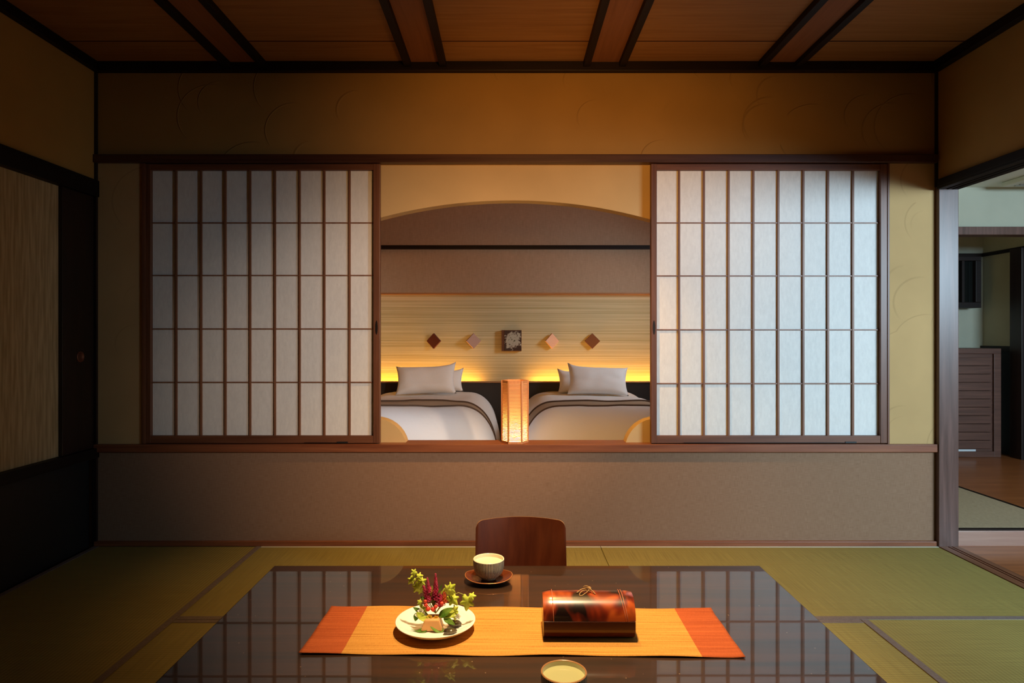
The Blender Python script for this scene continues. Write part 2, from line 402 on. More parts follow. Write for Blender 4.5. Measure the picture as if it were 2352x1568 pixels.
MB().box(-.60, .44, -.003, .0, .052, .068).build('light_slot_strip', mat('painted_light_slot', (.62,.68,.72), .35), cb)  # bright reflection below the door, painted as a pale strip
# wall cabinet with dark panes
wc = empty('wall_cabinet', (3.72, 2.30, 1.37)); tag(wc, 'small dark wall cabinet with lattice panes hanging in the far hall', 'cabinet')
hx = .50; hh = .46
c = MB()
for b_ in ((-hx, hx, 0, .165, hh-.04, hh), (-hx, hx, 0, .165, 0, .05), (-hx, -hx+.05, 0, .165, .05, hh-.04), (hx-.05, hx, 0, .165, .05, hh-.04)): c.box(*b_)
c.build('frame', M['dark'], wc, bevel=.003)
MB().box(-hx+.05, hx-.05, .04, .05, .05, hh-.04).build('dark_pane', mat('dark_glass', (.006,.007,.006), .15), wc)
for x in (-.165, .085, .335): MB().box(x, x+.022, .012, .039, .05, hh-.04).build('mullion', M['dark'], wc)

# ------------------------------------------------------------------ shoji screens
def shoji(x0, x1, fl, fr, vb, hb, label, pull_side):
    """x0,x1 frame outer edges, fl,fr paper edges, vb/hb bar centres (all measured at the wall)"""
    z0, z1 = Z(1017), Z(377)
    cx = (x0+x1)/2
    t = empty('shoji_screen', (cx, .0, z0)); tag(t, label, 'sliding screen', 'sliding paper screens of the window')
    L_ = lambda v: v-cx
    H = z1-z0; pb, pt = Z(1000)-z0, Z(391)-z0
    for a, b_ in ((x0, fl), (fr, x1)):
        MB().box(L_(a), L_(b_), -.008, .024, 0, H).build('stile', M['framez'], t, bevel=.0015)
    MB().box(L_(fl), L_(fr), -.006, .022, 0, pb).build('rail', M['frame'], t, bevel=.0015)
    MB().box(L_(fl), L_(fr), -.006, .022, pt, H).build('rail', M['frame'], t, bevel=.0015)
    MB().box(L_(fl), L_(fr), .0165, .018, pb, pt).build('paper', M['paper'], t)
    for v_ in vb: MB().box(L_(v_)-.005, L_(v_)+.005, .006, .0163, pb, pt).build('lattice_bar', M['bar'], t)
    for h_ in hb:
        zz = Z(h_)-z0; MB().box(L_(fl), L_(fr), .0085, .0162, zz-.0032, zz+.0032).build('lattice_bar', M['bar'], t)
    ga, gb = (X(700), X(800)) if pull_side == 'r' else (X(1570), X(1965))
    MB().box(L_(ga), L_(gb), -.0095, -.0081, .0015, .004).build('groove_strip', M['dark'], t)
    MB().box(L_(gb)-.058, L_(gb), -.0105, -.0096, .001, .009).build('groove_stop', M['black'], t)
    px = L_((fr+x1)/2 if pull_side == 'r' else (x0+fl)/2)
    p = MB().lathe([(0,.0),(.62,.0),(.8,.06),(1,.06),(1.05,0)], 24, sx=.0065, sy=.036)
    p = p.build('finger_pull', M['dark'], t, smooth=True); p.rotation_euler = (R(90), 0, 0); p.location = (px, -.0085, Z(752)-z0); p.scale = (1,1,.02)
    return t
shoji(X(336), X(873), X(347), X(858), [X(q) for q in (402.5,460,516,573,630,687,744,802)], (511,632,755,878),
      'dim paper screen with reddish lattice on the left side of the window', 'r')
shoji(X(1495), X(2036), X(1508), X(2021), [X(q) for q in (1561,1618,1675,1732,1789.5,1847,1904,1961.5)], (511,633,757,881),
      'bright bluish-white paper screen with reddish lattice on the right side of the window', 'l')

# ------------------------------------------------------------------ hexagonal lamp on the sill
zs = Z(1018)-.002
lp = empty('sill_lamp', (X(1183), .052, zs)); tag(lp, 'glowing hexagonal lamp of slatted wood standing on the window sill between the beds', 'lamp')
Rh, Hh = .074, Z(874)-zs
M['lampwood'] = wood('lamp_wood', (.45,.17,.06), (.62,.28,.11), 'z', .5)
M['lampslat'] = wood('lamp_slat_wood', (.42,.17,.06), (.58,.26,.10), 'x', .5)
mp = bpy.data.materials.new('lamp_paper'); mp.use_nodes = True; nt = mp.node_tree.nodes; L = mp.node_tree.links
nt.remove(nt['Principled BSDF']); df = nt.new('ShaderNodeBsdfDiffuse'); df.inputs[0].default_value = (.85,.62,.36,1)
tl = nt.new('ShaderNodeBsdfTranslucent'); tl.inputs[0].default_value = (.95,.62,.30,1); mx = nt.new('ShaderNodeMixShader'); mx.inputs[0].default_value = .55
L.new(df.outputs[0], mx.inputs[1]); L.new(tl.outputs[0], mx.inputs[2]); L.new(mx.outputs[0], nt['Material Output'].inputs[0])
hv = [Vector((Rh*math.cos(R(60*k)), Rh*math.sin(R(60*k)), 0)) for k in range(6)]
hexp = lambda r: [(r*math.cos(R(60*k)), r*math.sin(R(60*k))) for k in range(6)]
MB().prism(hexp(Rh), .0, .012, 'xy').build('base', M['lampwood'], lp, bevel=.001)
for k in range(6):
    a = R(60*k); c = Vector((math.cos(a), math.sin(a), 0))*(Rh-.003)
    o = MB().box(-.004, .004, -.004, .004, 0, Hh-.012).build('post', M['lampwood'], lp, bevel=.001); o.location = (c.x, c.y, .012); o.rotation_euler = (0,0,a)
for k in range(6):
    p, q = hv[k]*.94, hv[(k+1) % 6]*.94; mid = (p+q)/2; ln = (q-p).length-.008; ang = math.atan2((q-p).y, (q-p).x)
    s_ = MB(); z = .016; 
    while z < Hh-.02:
        s_.box(-ln/2, ln/2, -.0015, .0015, z, z+.0042); z += .0074
    o = s_.build('slat_screen', M['lampslat'], lp); o.location = mid; o.rotation_euler = (0,0,ang)
    s_ = MB().box(-ln/2, ln/2, -.0012, .0012, Hh-.016, Hh).build('top_rail', M['lampwood'], lp); s_.location = mid; s_.rotation_euler = (0,0,ang)
hh_ = [(r_[0], r_[1]) for r_ in hexp(Rh*.90)]
pp = MB()
vb_ = [pp.bm.verts.new((a, b_, .013)) for a, b_ in hh_]; vt_ = [pp.bm.verts.new((a, b_, Hh-.016)) for a, b_ in hh_]
for k in range(6): pp.bm.faces.new([vb_[k], vb_[(k+1) % 6], vt_[(k+1) % 6], vt_[k]])
pp.build('paper_liner', mp, lp)
mb_ = bpy.data.materials.new('bulb_glow'); mb_.use_nodes = True; nb = mb_.node_tree.nodes['Principled BSDF']
nb.inputs['Base Color'].default_value = (1,.8,.5,1); nb.inputs['Emission Color'].default_value = (1,.66,.28,1); nb.inputs['Emission Strength'].default_value = 1100
MB().lathe([(0,-.013),(.009,-.009),(.013,0),(.010,.008),(0,.012)], 16, (0,0,.036)).build('bulb', mb_, lp, smooth=True)

# ------------------------------------------------------------------ bedroom behind the window
DW = 6.1; YW = DW+CY
BZ = .10
SB('floor_bedroom', M['hallfloor'], (-2.6, 2.30, .13, YW+.1, -.05, BZ))
SB('wall_bedroom_left', M['plaster_in'], (-2.6, -2.52, .13, YW+.1, BZ, 2.7))
SB('wall_bedroom_right', M['plaster_in'], (2.30, 2.38, .13, YW+.1, BZ-.1, 2.7))
SB('ceiling_bedroom', M['plaster_in'], (-2.6, 2.38, .13, YW+.1, 2.65, 2.7))
zg = Z(674, 6.05)
SB('wall_bedroom_back', cloth('brown_wall_covering', (.42,.30,.20), (.50,.36,.25), 20, 200, bs=.1), (-2.52, 2.30, YW-.05, YW+.05, zg, 2.65))
m = cloth('grasscloth', (.46,.40,.20), (.72,.66,.43), .7, 280, crossed=False, bs=1.0)
SB('wall_bedroom_grasscloth', m, (-2.52, 2.30, YW, YW+.05, BZ, zg))
SB('trim_32', M['ledge'], (-2.52, 2.30, YW-.06, YW+.001, zg-.006, zg+.008))
SB('trim_33', M['dark'], (-2.52, 2.30, YW-.075, YW-.05, Z(572, 6.03), Z(563, 6.03)))
# headboard
zh = Z(876, 5.93)
hb_ = empty('headboard', (-.06, YW-.16, BZ)); tag(hb_, 'long black headboard with a thin light wood ledge behind both beds', 'headboard')
MB().box(-2.4, 2.34, 0, .04, 0, zh-BZ-.012).build('panel', M['black'], hb_, bevel=.004)
MB().box(-2.4, 2.34, -.012, .055, zh-BZ-.012, zh-BZ).build('ledge', M['ledge'], hb_, bevel=.002)
for x0, x1 in ((-2.3, -.28), (.22, 2.15)):
    light('headboard_strip', 'AREA', ((x0+x1)/2, YW-.065, zh-.06), 12, (1.0, .42, .05), ((x0+x1)/2, YW-.035, zh+.3), shape='RECTANGLE', size=x1-x0, size_y=.05)
light('bedroom_daylight_fill', 'AREA', (-2.45, .22, 1.2), 1.8, (.72,.84,1.0), (-.85, .80, .42), shape='RECTANGLE', size=.5, size_y=.5, spread=R(34))  # added cool fill aimed at the left duvet, no window modelled
light('bedroom_daylight_fill', 'AREA', (2.27, 1.35, 1.75), 11, (.78,.90,1.0), (.3, 2.4, .95), shape='RECTANGLE', size=.7, size_y=.7, spread=R(90))
# beds
def bed_material():
    m = mat('duvet_cotton', (.80,.76,.70), .9, .15); nt, L, b = nodes(m)
    tc = nt.new('ShaderNodeTexCoord'); sp = nt.new('ShaderNodeSeparateXYZ'); L.new(tc.outputs['Object'], sp.inputs[0])
    n = N(nt, 'ShaderNodeTexNoise', Scale=5.0, Detail=2.0); L.new(tc.outputs['Object'], n.inputs['Vector'])
    ad = N(nt, 'ShaderNodeMath', operation='MULTIPLY_ADD'); L.new(n.outputs['Fac'], ad.inputs[0]); ad.inputs[1].default_value = .0; L.new(sp.outputs['Y'], ad.inputs[2])
    sc_ = N(nt, 'ShaderNodeMath', operation='DIVIDE'); L.new(ad.outputs[0], sc_.inputs[0]); sc_.inputs[1].default_value = 2.0
    y1, y2 = .47/2, .80/2
    w_, t_, d_ = (.80,.78,.75), (.42,.32,.22), (.10,.055,.03)
    r = nt.new('ShaderNodeValToRGB'); r.color_ramp.interpolation = 'CONSTANT'; e = r.color_ramp.elements
    st = [(0, w_), (y1, t_), (y2, w_)]
    while len(e) < len(st): e.new(.9)
    for q, (p, c) in zip(e, st): q.position = p; q.color = (*c, 1)
    L.new(sc_.outputs[0], r.inputs[0]); L.new(r.outputs[0], b.inputs['Base Color'])
    n2 = N(nt, 'ShaderNodeTexNoise', Scale=7.0, Detail=3.0); L.new(tc.outputs['Object'], n2.inputs['Vector'])
    bump(nt, L, b, n2.outputs['Fac'], .5, .01)
    return m
M['duvet'] = bed_material(); M['piping'] = mat('brown_piping', (.085,.045,.022), .8)
def bed(cx, side, label):
    Yf = 4.2+CY; Lb = 1.72; Wb = .62; top = .607-BZ
    t = empty('bed', (cx, Yf, BZ)); tag(t, label, 'bed', 'twin beds in the bedroom')
    MB().box(-Wb+.12, Wb-.12, .20, Lb, .0, .1395).build('base', M['black'], t, bevel=.01)
    MB().box(-Wb+.15, Wb-.15, .25, Lb, .14, .36).build('mattress', M['white'], t, bevel=.03)
    ax, ay = .30, .48
    def prof(q, a, n=2.3):      # q distance from the edge -> 0..1
        if q >= a: return 1.0
        return (1-(1-max(q, 0)/a)**n)**(1/n)
    def sm(u):                  # denser samples near the edges
        return .5-.5*math.cos(math.pi*u)
    def fn(u, v):
        x = -Wb+2*Wb*sm(u); y = Lb*(1-math.cos(math.pi*.5*v))
        q = Wb-abs(x)
        z = .06+(top-.06)*prof(q, ax)*prof(y, ay, 2.6)
        nz = noise.noise(Vector((x*3+cx*5, y*3, 0)))*.012+noise.noise(Vector((x*8, y*7, cx)))*.004
        bul = 1+.02*math.sin(y*7+cx)
        return (x*bul, y, z+nz*prof(q, .3)*prof(y+.02, .3))
    dv = MB().grid(fn, 60, 60).build('duvet', M['duvet'], t, smooth=True)
    for yy in (.47, .80):
        v0 = math.acos(1-yy/Lb)/(.5*math.pi)
        pts = [Vector(fn(k/90, v0))+Vector((0,0,.004)) for k in range(2, 89)]
        MB().tube(pts, .0075, 6).build('piping', M['piping'], dv, smooth=True)
    return t
bed(-.70, -1, 'left bed with white duvet crossed by a tan band with two brown lines')
bed(.70, 1, 'right bed with shaded duvet crossed by a tan band with two brown lines')
# pillows
def pillow(px0, px1, py0, py1, d, lean, rz, label, tilt=0, horn=(1,1)):
    W = (px1-px0)*d/F; Hp = (py1-py0)*d/F/math.cos(lean)*1.0
    t = .075
    def surf(s):
        def fn(u, v):
            a, b_ = 2*u-1, 2*v-1
            th = ((1-abs(a)**3.2)*(1-abs(b_)**3.2))**.55*t
            k = 1-.09*(1-abs(b_)**2)*abs(a)**6; k2 = 1-.12*(1-abs(a)**2)*abs(b_)**6
            hz = horn[0] if a < 0 else horn[1]
            z = (b_*k2+1)/2*Hp + (max(0, b_)**2*abs(a)**3*.028*hz)
            wr = noise.noise(Vector((a*2.5+px0, b_*2.5, s)))*.006
            return (a*W/2*k, s*th+wr*(1 if th > .01 else 0), z)
        return fn
    mb = MB(); mb.grid(surf(-1), 28, 22); mb.grid(surf(1), 28, 22)
    bmesh.ops.remove_doubles(mb.bm, verts=mb.bm.verts, dist=.0004)
    o = mb.build('pillow', M['white'], smooth=True)
    o.location = (X((px0+px1)/2, d), d+CY, Z(py1, d)+.014); o.rotation_euler = (-lean, tilt, rz)
    tag(o, label, 'pillow', 'white bed pillows'); return o
pillow(908, 1048, 846, 909, 5.50, R(24), R(3), 'large front pillow leaning up on the left bed', R(-1.5), (.2, 1.2))
pillow(950, 1064, 856, 902, 5.74, R(20), R(0), 'pillow mostly hidden behind the front pillow of the left bed', 0, (.3, 1.1))
pillow(1303, 1444, 848, 911, 5.48, R(26), R(-3), 'bright front pillow with pointed corner on the right bed', R(1.5), (1.2, .1))
pillow(1281, 1400, 857, 906, 5.78, R(20), R(0), 'pillow mostly hidden behind the front pillow of the right bed', 0, (1.0, .3))
# wall tiles
def diamond(px, col, label, turn, thick=.022):
    s = 18.0*6.05/F
    m = mat('glazed_tile', col, .5)
    o = MB().prism([(0,-s),(s,0),(0,s),(-s,0)], -thick/2, thick/2).build('wall_tile', m, bevel=.002)
    o.location = (X(px, 6.05), YW-.03, Z(783, 6.05)); o.rotation_euler = (0, 0, turn)
    tag(o, label, 'wall tile', 'diamond tiles on the bedroom wall'); return o
diamond(996, (.10,.022,.022), 'dark purple diamond tile, leftmost on the bedroom wall', R(-22), .02)
diamond(1087, (.42,.26,.20), 'pinkish grey diamond tile just left of the square picture', R(24), .02)
diamond(1268, (.62,.38,.26), 'pale pink diamond tile just right of the square picture', R(28), .02)
diamond(1361, (.24,.075,.015), 'brown diamond tile, rightmost on the bedroom wall', R(0), .02)
pc = empty('flower_picture', (X(1175, 6.05), YW-.03, Z(782, 6.05))); tag(pc, 'small square brown picture with pale blossom above the gap between the beds', 'picture')
hs = 23*6.05/F
MB().box(-hs, hs, -.014, .03, -hs*1.05, hs*1.05).build('backing', mat('brown_board', (.14,.05,.02), .6), pc, bevel=.002)
m = mat('blossom_print', (.1,.06,.04), .6); nt, L, b = nodes(m)
v = coords(nt, L, (1,1,1)); tcv = N(nt, 'ShaderNodeVectorMath', operation='LENGTH'); mpn = nt.new('ShaderNodeMapping'); mpn.inputs['Location'].default_value = (-.012, 0, -.008); L.new(v, mpn.inputs[0]); L.new(mpn.outputs[0], tcv.inputs[0])
n = N(nt, 'ShaderNodeTexNoise', Scale=38.0, Detail=4.0, Distortion=.8); L.new(v, n.inputs['Vector'])
a = N(nt, 'ShaderNodeMath', operation='MULTIPLY_ADD'); L.new(n.outputs['Fac'], a.inputs[0]); a.inputs[1].default_value = .20; L.new(tcv.outputs['Value'], a.inputs[2])
L.new(ramp(nt, L, a.outputs[0], [(.105, (.08,.08,.03)), (.115, (.50,.48,.38)), (.168, (.46,.43,.34)), (.178, (.055,.025,.015))]), b.inputs['Base Color'])
MB().box(-hs*.72, hs*.98, -.017, -.0135, -hs*1.0, hs*1.0).build('blossom_panel', m, pc)

# ------------------------------------------------------------------ low table
TZ = .224
tb = empty('low_table', (.033, -1.57, 0)); tag(tb, 'large low black lacquered table reflecting the window screens', 'table')
m = wood('lacquered_table_wood', (.010,.0032,.0005), (.046,.013,.0013), 'x', .25, .5)
nt, L, b = nodes(m); b.inputs['Coat Weight'].default_value = 1; b.inputs['Coat Roughness'].default_value = .02; b.inputs['Coat IOR'].default_value = 1.46; b.inputs['Roughness'].default_value = .5
v = coords(nt, L, (160,160,160)); vo = N(nt, 'ShaderNodeTexVoronoi', Scale=.16); L.new(v, vo.inputs['Vector'])
for q in [l for l in L if l.to_socket == b.inputs['Normal']]: L.remove(q)
old = [l for l in L if l.to_socket == b.inputs['Base Color']][0].from_socket
mx = N(nt, 'ShaderNodeMix', data_type='RGBA'); L.new(old, mx.inputs[6]); mx.inputs[7].default_value = (.30,.20,.12,1)
L.new(ramp(nt, L, vo.outputs['Distance'], [(.035, (.8,.8,.8)), (.06, (0,0,0))]), mx.inputs[0]); L.new(mx.outputs[2], b.inputs['Base Color'])
M['table'] = m
MB().box(-.945, .945, -.64, .64, TZ-.032, TZ).build('tabletop', m, tb, bevel=.004)
MB().box(-.86, .86, -.55, .55, TZ-.075, TZ-.0325).build('apron', M['dark'], tb, bevel=.003)
for sx in (-1, 1):
    for sy in (-1, 1):
        xx, yy = sx*.80, sy*.50
        MB().box(xx-.04, xx+.04, yy-.04, yy+.04, .002, TZ-.0755).build('leg', M['darkz'], tb, bevel=.004)

# table runner
m = mat('woven_runner', (.8,.4,.1), .85, .15); nt, L, b = nodes(m)
tc = nt.new('ShaderNodeTexCoord'); sp = nt.new('ShaderNodeSeparateXYZ'); L.new(tc.outputs['Object'], sp.inputs[0])
ab = N(nt, 'ShaderNodeMath', operation='ABSOLUTE'); L.new(sp.outputs['X'], ab.inputs[0])
v = coords(nt, L, (2.5, 330, 1)); n = N(nt, 'ShaderNodeTexNoise', Scale=1.0, Detail=4.0, Roughness=.7); L.new(v, n.inputs['Vector'])
v2 = coords(nt, L, (420, 60, 1)); n2 = N(nt, 'ShaderNodeTexNoise', Scale=1.0, Detail=2.0); L.new(v2, n2.inputs['Vector'])
v4 = coords(nt, L, (2.5, 120, 1)); n4 = N(nt, 'ShaderNodeTexNoise', Scale=1.0, Detail=2.0); L.new(v4, n4.inputs['Vector'])
aa = N(nt, 'ShaderNodeMath', operation='MULTIPLY_ADD'); L.new(n.outputs['Fac'], aa.inputs[0]); aa.inputs[1].default_value = 1.55; a5 = N(nt, 'ShaderNodeMath', operation='MULTIPLY'); L.new(n2.outputs['Fac'], a5.inputs[0]); a5.inputs[1].default_value = .45; L.new(a5.outputs[0], aa.inputs[2])
hf = N(nt, 'ShaderNodeMath', operation='MULTIPLY_ADD'); L.new(aa.outputs[0], hf.inputs[0]); hf.inputs[1].default_value = .35
h4 = N(nt, 'ShaderNodeMath', operation='MULTIPLY'); L.new(n4.outputs['Fac'], h4.inputs[0]); h4.inputs[1].default_value = .30; L.new(h4.outputs[0], hf.inputs[2])
ca = ramp(nt, L, hf.outputs[0], [(.38, (.30,.11,.018)), (.46, (.52,.235,.045)), (.60, (.66,.33,.075))])
cb_ = ramp(nt, L, hf.outputs[0], [(.38, (.30,.058,.016)), (.60, (.50,.115,.033))])
gt = N(nt, 'ShaderNodeMath', operation='GREATER_THAN'); L.new(ab.outputs[0], gt.inputs[0]); gt.inputs[1].default_value = .503
mx = N(nt, 'ShaderNodeMix', data_type='RGBA'); L.new(gt.outputs[0], mx.inputs[0]); L.new(ca, mx.inputs[6]); L.new(cb_, mx.inputs[7]); L.new(mx.outputs[2], b.inputs['Base Color'])
bump(nt, L, b, hf.outputs[0], .8, .002)
def rn(u, v):
    x = -.622+1.244*u; y = -.158+.316*v
    e = max(0, abs(2*v-1)-.75)*4; e2 = max(0, abs(2*u-1)-.95)*20
    return (x, y+.0025*math.sin(x*9), .0025+.0018*e*(1+math.sin(x*19+v*3))+.001*e2*(1+math.sin(y*40)))
ro = MB().grid(rn, 120, 24).build('table_runner', m, loc=(.0365, -1.484, TZ), smooth=True, solid=.0016); ro.rotation_euler = (0,0,R(-.75))
tag(ro, 'orange woven runner with red-orange ends lying across the low table', 'table runner')
RT = TZ+.0036

# ------------------------------------------------------------------ low chair
ch = empty('legless_chair', (X(1196, 2.70), 2.70+CY, 0)); tag(ch, 'reddish brown bentwood legless floor chair behind the low table', 'chair')
m = wood('glossy_bent_plywood', (.045,.008,.0025), (.085,.018,.005), 'z', .28, .5); M['ply'] = m
M['plyedge'] = wood('plywood_edge_highlight', (.35,.18,.07), (.55,.32,.14), 'x', .5)  # highlight along the chair's edges, put into a paler rim colour
def rr(w0, w1, z0, z1, r, bow=.0, n=10):
    pts = []
    for k in range(n+1):
        a = R(180-90*k/n); pts.append((-w1+r+r*math.cos(a), z1-r+r*math.sin(a)))
    for k in range(1, 12):
        x = (-w1+r)+(2*(w1-r))*k/12; pts.append((x, z1+bow*(1-(x/(w1-r))**2)))
    for k in range(n+1):
        a = R(90-90*k/n); pts.append((w1-r+r*math.cos(a), z1-r+r*math.sin(a)))
    pts += [(w0, z0), (-w0, z0)]
    return pts
zt = Z(1190, 2.74)
pts = rr(.192, .188, .035, zt, .028, .007)
bm = bmesh.new(); from mathutils.geometry import tessellate_polygon
# backrest: filled outline, subdivided in x so it can curve
def backfn(u, v):
    a = 2*u-1; half = .192-.004*v
    x = a*half
    edge = max(0, abs(x)-(half-.028))
    zmax = zt+.007*(1-(x/half)**2)
    zmax -= .028-math.sqrt(max(0, .028**2-edge**2)) if edge > 0 else 0
    z = .035+(zmax-.035)*v
    y = -.045*a*a + .10*(v-.3)**1 * .6
    return (x, y, z)
bk = MB().grid(backfn, 64, 24).build('backrest', [M['ply'], M['plyedge']], ch, smooth=True)
md = bk.modifiers.new('solid', 'SOLIDIFY'); md.thickness = .008; md.offset = 0; md.material_offset_rim = 1; es = bk.modifiers.new('edges', 'EDGE_SPLIT'); es.split_angle = R(40)
def seatfn(u, v):
    a = 2*u-1; x = a*.205; y = -.40+.40*v
    return (x, y-.035*a*a*v, .035+.012*a*a-.02*math.exp(-((v)**2)*30))
bk = MB().grid(seatfn, 30, 20).build('seat', [M['ply'], M['plyedge']], ch, smooth=True)
md = bk.modifiers.new('solid', 'SOLIDIFY'); md.thickness = .008; md.offset = 0; md.material_offset_rim = 1; es = bk.modifiers.new('edges', 'EDGE_SPLIT'); es.split_angle = R(40)
for s in (-1, 1):
    MB().box(s*.15-.02, s*.15+.02, -.36, -.03, .002, .028).build('runner_foot', M['ply'], ch, bevel=.004)

# ------------------------------------------------------------------ tea cups and saucer
m = mat('striped_glaze', (.2,.16,.1), .35); nt, L, b = nodes(m)
tc = nt.new('ShaderNodeTexCoord'); sp = nt.new('ShaderNodeSeparateXYZ'); L.new(tc.outputs['Object'], sp.inputs[0])
at = N(nt, 'ShaderNodeMath', operation='ARCTAN2'); L.new(sp.outputs['Y'], at.inputs[0]); L.new(sp.outputs['X'], at.inputs[1])
ml = N(nt, 'ShaderNodeMath', operation='MULTIPLY'); L.new(at.outputs[0], ml.inputs[0]); ml.inputs[1].default_value = 62
sn = N(nt, 'ShaderNodeMath', operation='SINE'); L.new(ml.outputs[0], sn.inputs[0])
nn = N(nt, 'ShaderNodeTexNoise', Scale=60.0); L.new(tc.outputs['Object'], nn.inputs['Vector'])
ad = N(nt, 'ShaderNodeMath', operation='MULTIPLY_ADD'); L.new(nn.outputs['Fac'], ad.inputs[0]); ad.inputs[1].default_value = 1.4; L.new(sn.outputs[0], ad.inputs[2])
L.new(ramp(nt, L, ad.outputs[0], [(.15, (.035,.035,.05)), (.55, (.05,.045,.05)), (.95, (.62,.52,.34))]), b.inputs['Base Color'])
bump(nt, L, b, sn.outputs[0], .4, .001); M['stripe'] = m
M['cream'] = mat('cream_glaze', (.74,.68,.50), .22)
M['tea'] = mat('green_tea', (.46,.45,.22), .05)
M['rim'] = mat('brown_glazed_rim', (.36,.17,.06), .3)
def cup(x, y, z, label, brown_rim):
    t = empty('tea_cup', (x, y, z)); tag(t, label, 'tea cup', 'striped tea cups on the low table')
    r = .0565; h = .072
    MB().lathe([(0,.004),(.022,.004),(.023,0),(.027,0),(.027,.005),(.036,.009),(.047,.019),(.0535,.032),(.0560,.046),(r,h-.002)], 96).build('bowl', M['stripe'], t, smooth=True)
    MB().lathe([(r,h-.002),(r-.001,h),(r-.003,h+.0005),(r-.0045,h-.002)], 64).build('rim', M['rim'] if brown_rim else M['cream'], t, smooth=True)
    MB().lathe([(r-.0045,h-.002),(.0512,.045),(.0475,.030),(.038,.018),(.020,.013),(0,.012)], 64).build('glazed_inside', M['cream'], t, smooth=True)
    MB().lathe([(0,.0595),(.0517,.0595)], 64).build('tea', M['tea'] if brown_rim else M['cream'], t)
    return t
SX, SY = X(1122.5, 2.34), 2.34+CY
cup(SX, SY, TZ+.0115, 'striped tea cup standing on a brown saucer near the chair', False)
cup(X(1295, 1.573), 1.573+CY, TZ+.0005, 'tea cup with brown rim and pale green tea at the bottom edge of the photo', True)
def saucer_fn(u, v):
    a = 2*math.pi*u; r = v
    ex = .0855*(abs(math.cos(a))**.9)*(1 if math.cos(a) > 0 else -1); ey = .071*(abs(math.sin(a))**.95)*(1 if math.sin(a) > 0 else -1)
    z = .004+(.014*r**3)+.007*(r**2)*abs(math.cos(a))**3
    return (ex*r, ey*r, z)
sb = MB().grid(saucer_fn, 72, 14, closed_u=True)
bmesh.ops.remove_doubles(sb.bm, verts=sb.bm.verts, dist=.0002)
m = mat('brown_lacquer', (.10,.022,.007), .2); 
sa = empty('saucer', (SX, SY, TZ)); tag(sa, 'brown lacquered oval saucer under the far tea cup', 'saucer')
sb.build('dish', m, sa, smooth=True, solid=.003)
rimp = [saucer_fn(k/72, 1.0) for k in range(73)]
MB().tube([(p[0], p[1], p[2]) for p in rimp], .0016, 8, cap=False).build('rim', mat('copper_coloured_rim', (.55,.22,.08), .25, Metallic=.4), sa, smooth=True)
MB().lathe([(.030,.0),(.034,.0),(.034,.005),(.030,.005)], 40).build('foot_ring', m, sa, smooth=True)

# ------------------------------------------------------------------ plate with flowers
PX, PY = X(1000.5, 1.944), 1.944+CY
pt = empty('plate', (PX, PY, RT)); tag(pt, 'round white plate holding flowers and two stones on the runner', 'plate')
m = mat('white_porcelain', (.90,.87,.80), .18)
MB().lathe([(0,.004),(.055,.004),(.058,0),(.064,0),(.066,.004),(.085,.010),(.105,.019),(.1195,.030),(.1205,.0315),(.1185,.0325),(.104,.023),(.084,.014),(.06,.0095),(0,.009)], 96).build('dish', m, pt, smooth=True)
FZ = RT+.0095
def stone(px, py, wpx, hpx, d, rz, label):
    x, y = X(px, d), d+CY
    mb = MB(); bmesh.ops.create_icosphere(mb.bm, subdivisions=3, radius=1)
    a = wpx*d/F/2
    for v_ in mb.bm.verts:
        k = 1+.10*noise.noise(v_.co*1.7+Vector((px, 0, 0)))
        v_.co = Vector((v_.co.x*a*k, v_.co.y*a*.7*k, v_.co.z*a*.42*k))
    o = mb.build('river_stone', M['stonemat'], smooth=True); o.location = (x, y, FZ+a*.42+.0015); o.rotation_euler = (0,0,rz)
    tag(o, label, 'stone', 'dark stones on the plate'); return o
M['stonemat'] = cloth('wet_dark_stone', (.015,.012,.008), (.11,.085,.045), 45, 45, rough=.12, bs=.15, spec=.8)
stone(1034, 1438, 31, 14, 1.895, R(5), 'glossy dark stone at the front of the plate')
stone(1044, 1422, 33, 18, 1.945, R(-10), 'glossy mottled stone behind the front stone on the plate')

fl = empty('flower_arrangement', (PX-.012, PY, FZ)); tag(fl, 'small arrangement of magenta flower spikes, red berries and ivy on the white plate', 'flower arrangement')
K = 1.944/F
def FP(px, py, dy=0): return Vector(((px-1000.5)*K+.012, dy, (1436-py)*K*1.02+dy*.45))    # local point from photo measures
M['g1'] = cloth('yellow_green_leaf', (.40,.50,.04), (.62,.70,.10), 60, 60, rough=.5, bs=.1)
M['g2'] = cloth('dark_green_leaf', (.06,.16,.015), (.20,.34,.05), 60, 60, rough=.45, bs=.1)
M['g3'] = mat('stem_green', (.30,.30,.06), .6)
M['mag'] = cloth('magenta_petals', (.50,.03,.12), (.78,.14,.26), 80, 80, rough=.6, bs=.3)
M['red'] = mat('red_petals', (.75,.06,.03), .5)
M['pink'] = cloth('coral_petals', (.70,.13,.06), (.85,.35,.12), 80, 80, rough=.6, bs=.2)
M['wht'] = mat('white_petals', (.85,.84,.72), .5)
M['yel'] = mat('yellow_petals', (.80,.55,.04), .5)
M['tan'] = mat('tan_clay', (.70,.36,.13), .5)
hd = MB().prism([(-.033,0),(.033,0),(.021,.034),(-.021,.034)], -.024, .022).build('holder', M['tan'], fl, bevel=.004); hd.location = (.004, -.012, .0015)
def frame_to(p, dirv, nrm):
    y = dirv.normalized(); z = (nrm-y*nrm.dot(y)).normalized(); x = y.cross(z)
    return Matrix(((x.x,y.x,z.x,p.x),(x.y,y.y,z.y,p.y),(x.z,y.z,z.z,p.z),(0,0,0,1)))
def keep_on_plate(bm):
    for v_ in bm.verts:
        r = math.hypot(v_.co.x-.012, v_.co.y)
        v_.co.z = max(v_.co.z, .0015+max(0, r-.058)*.36)
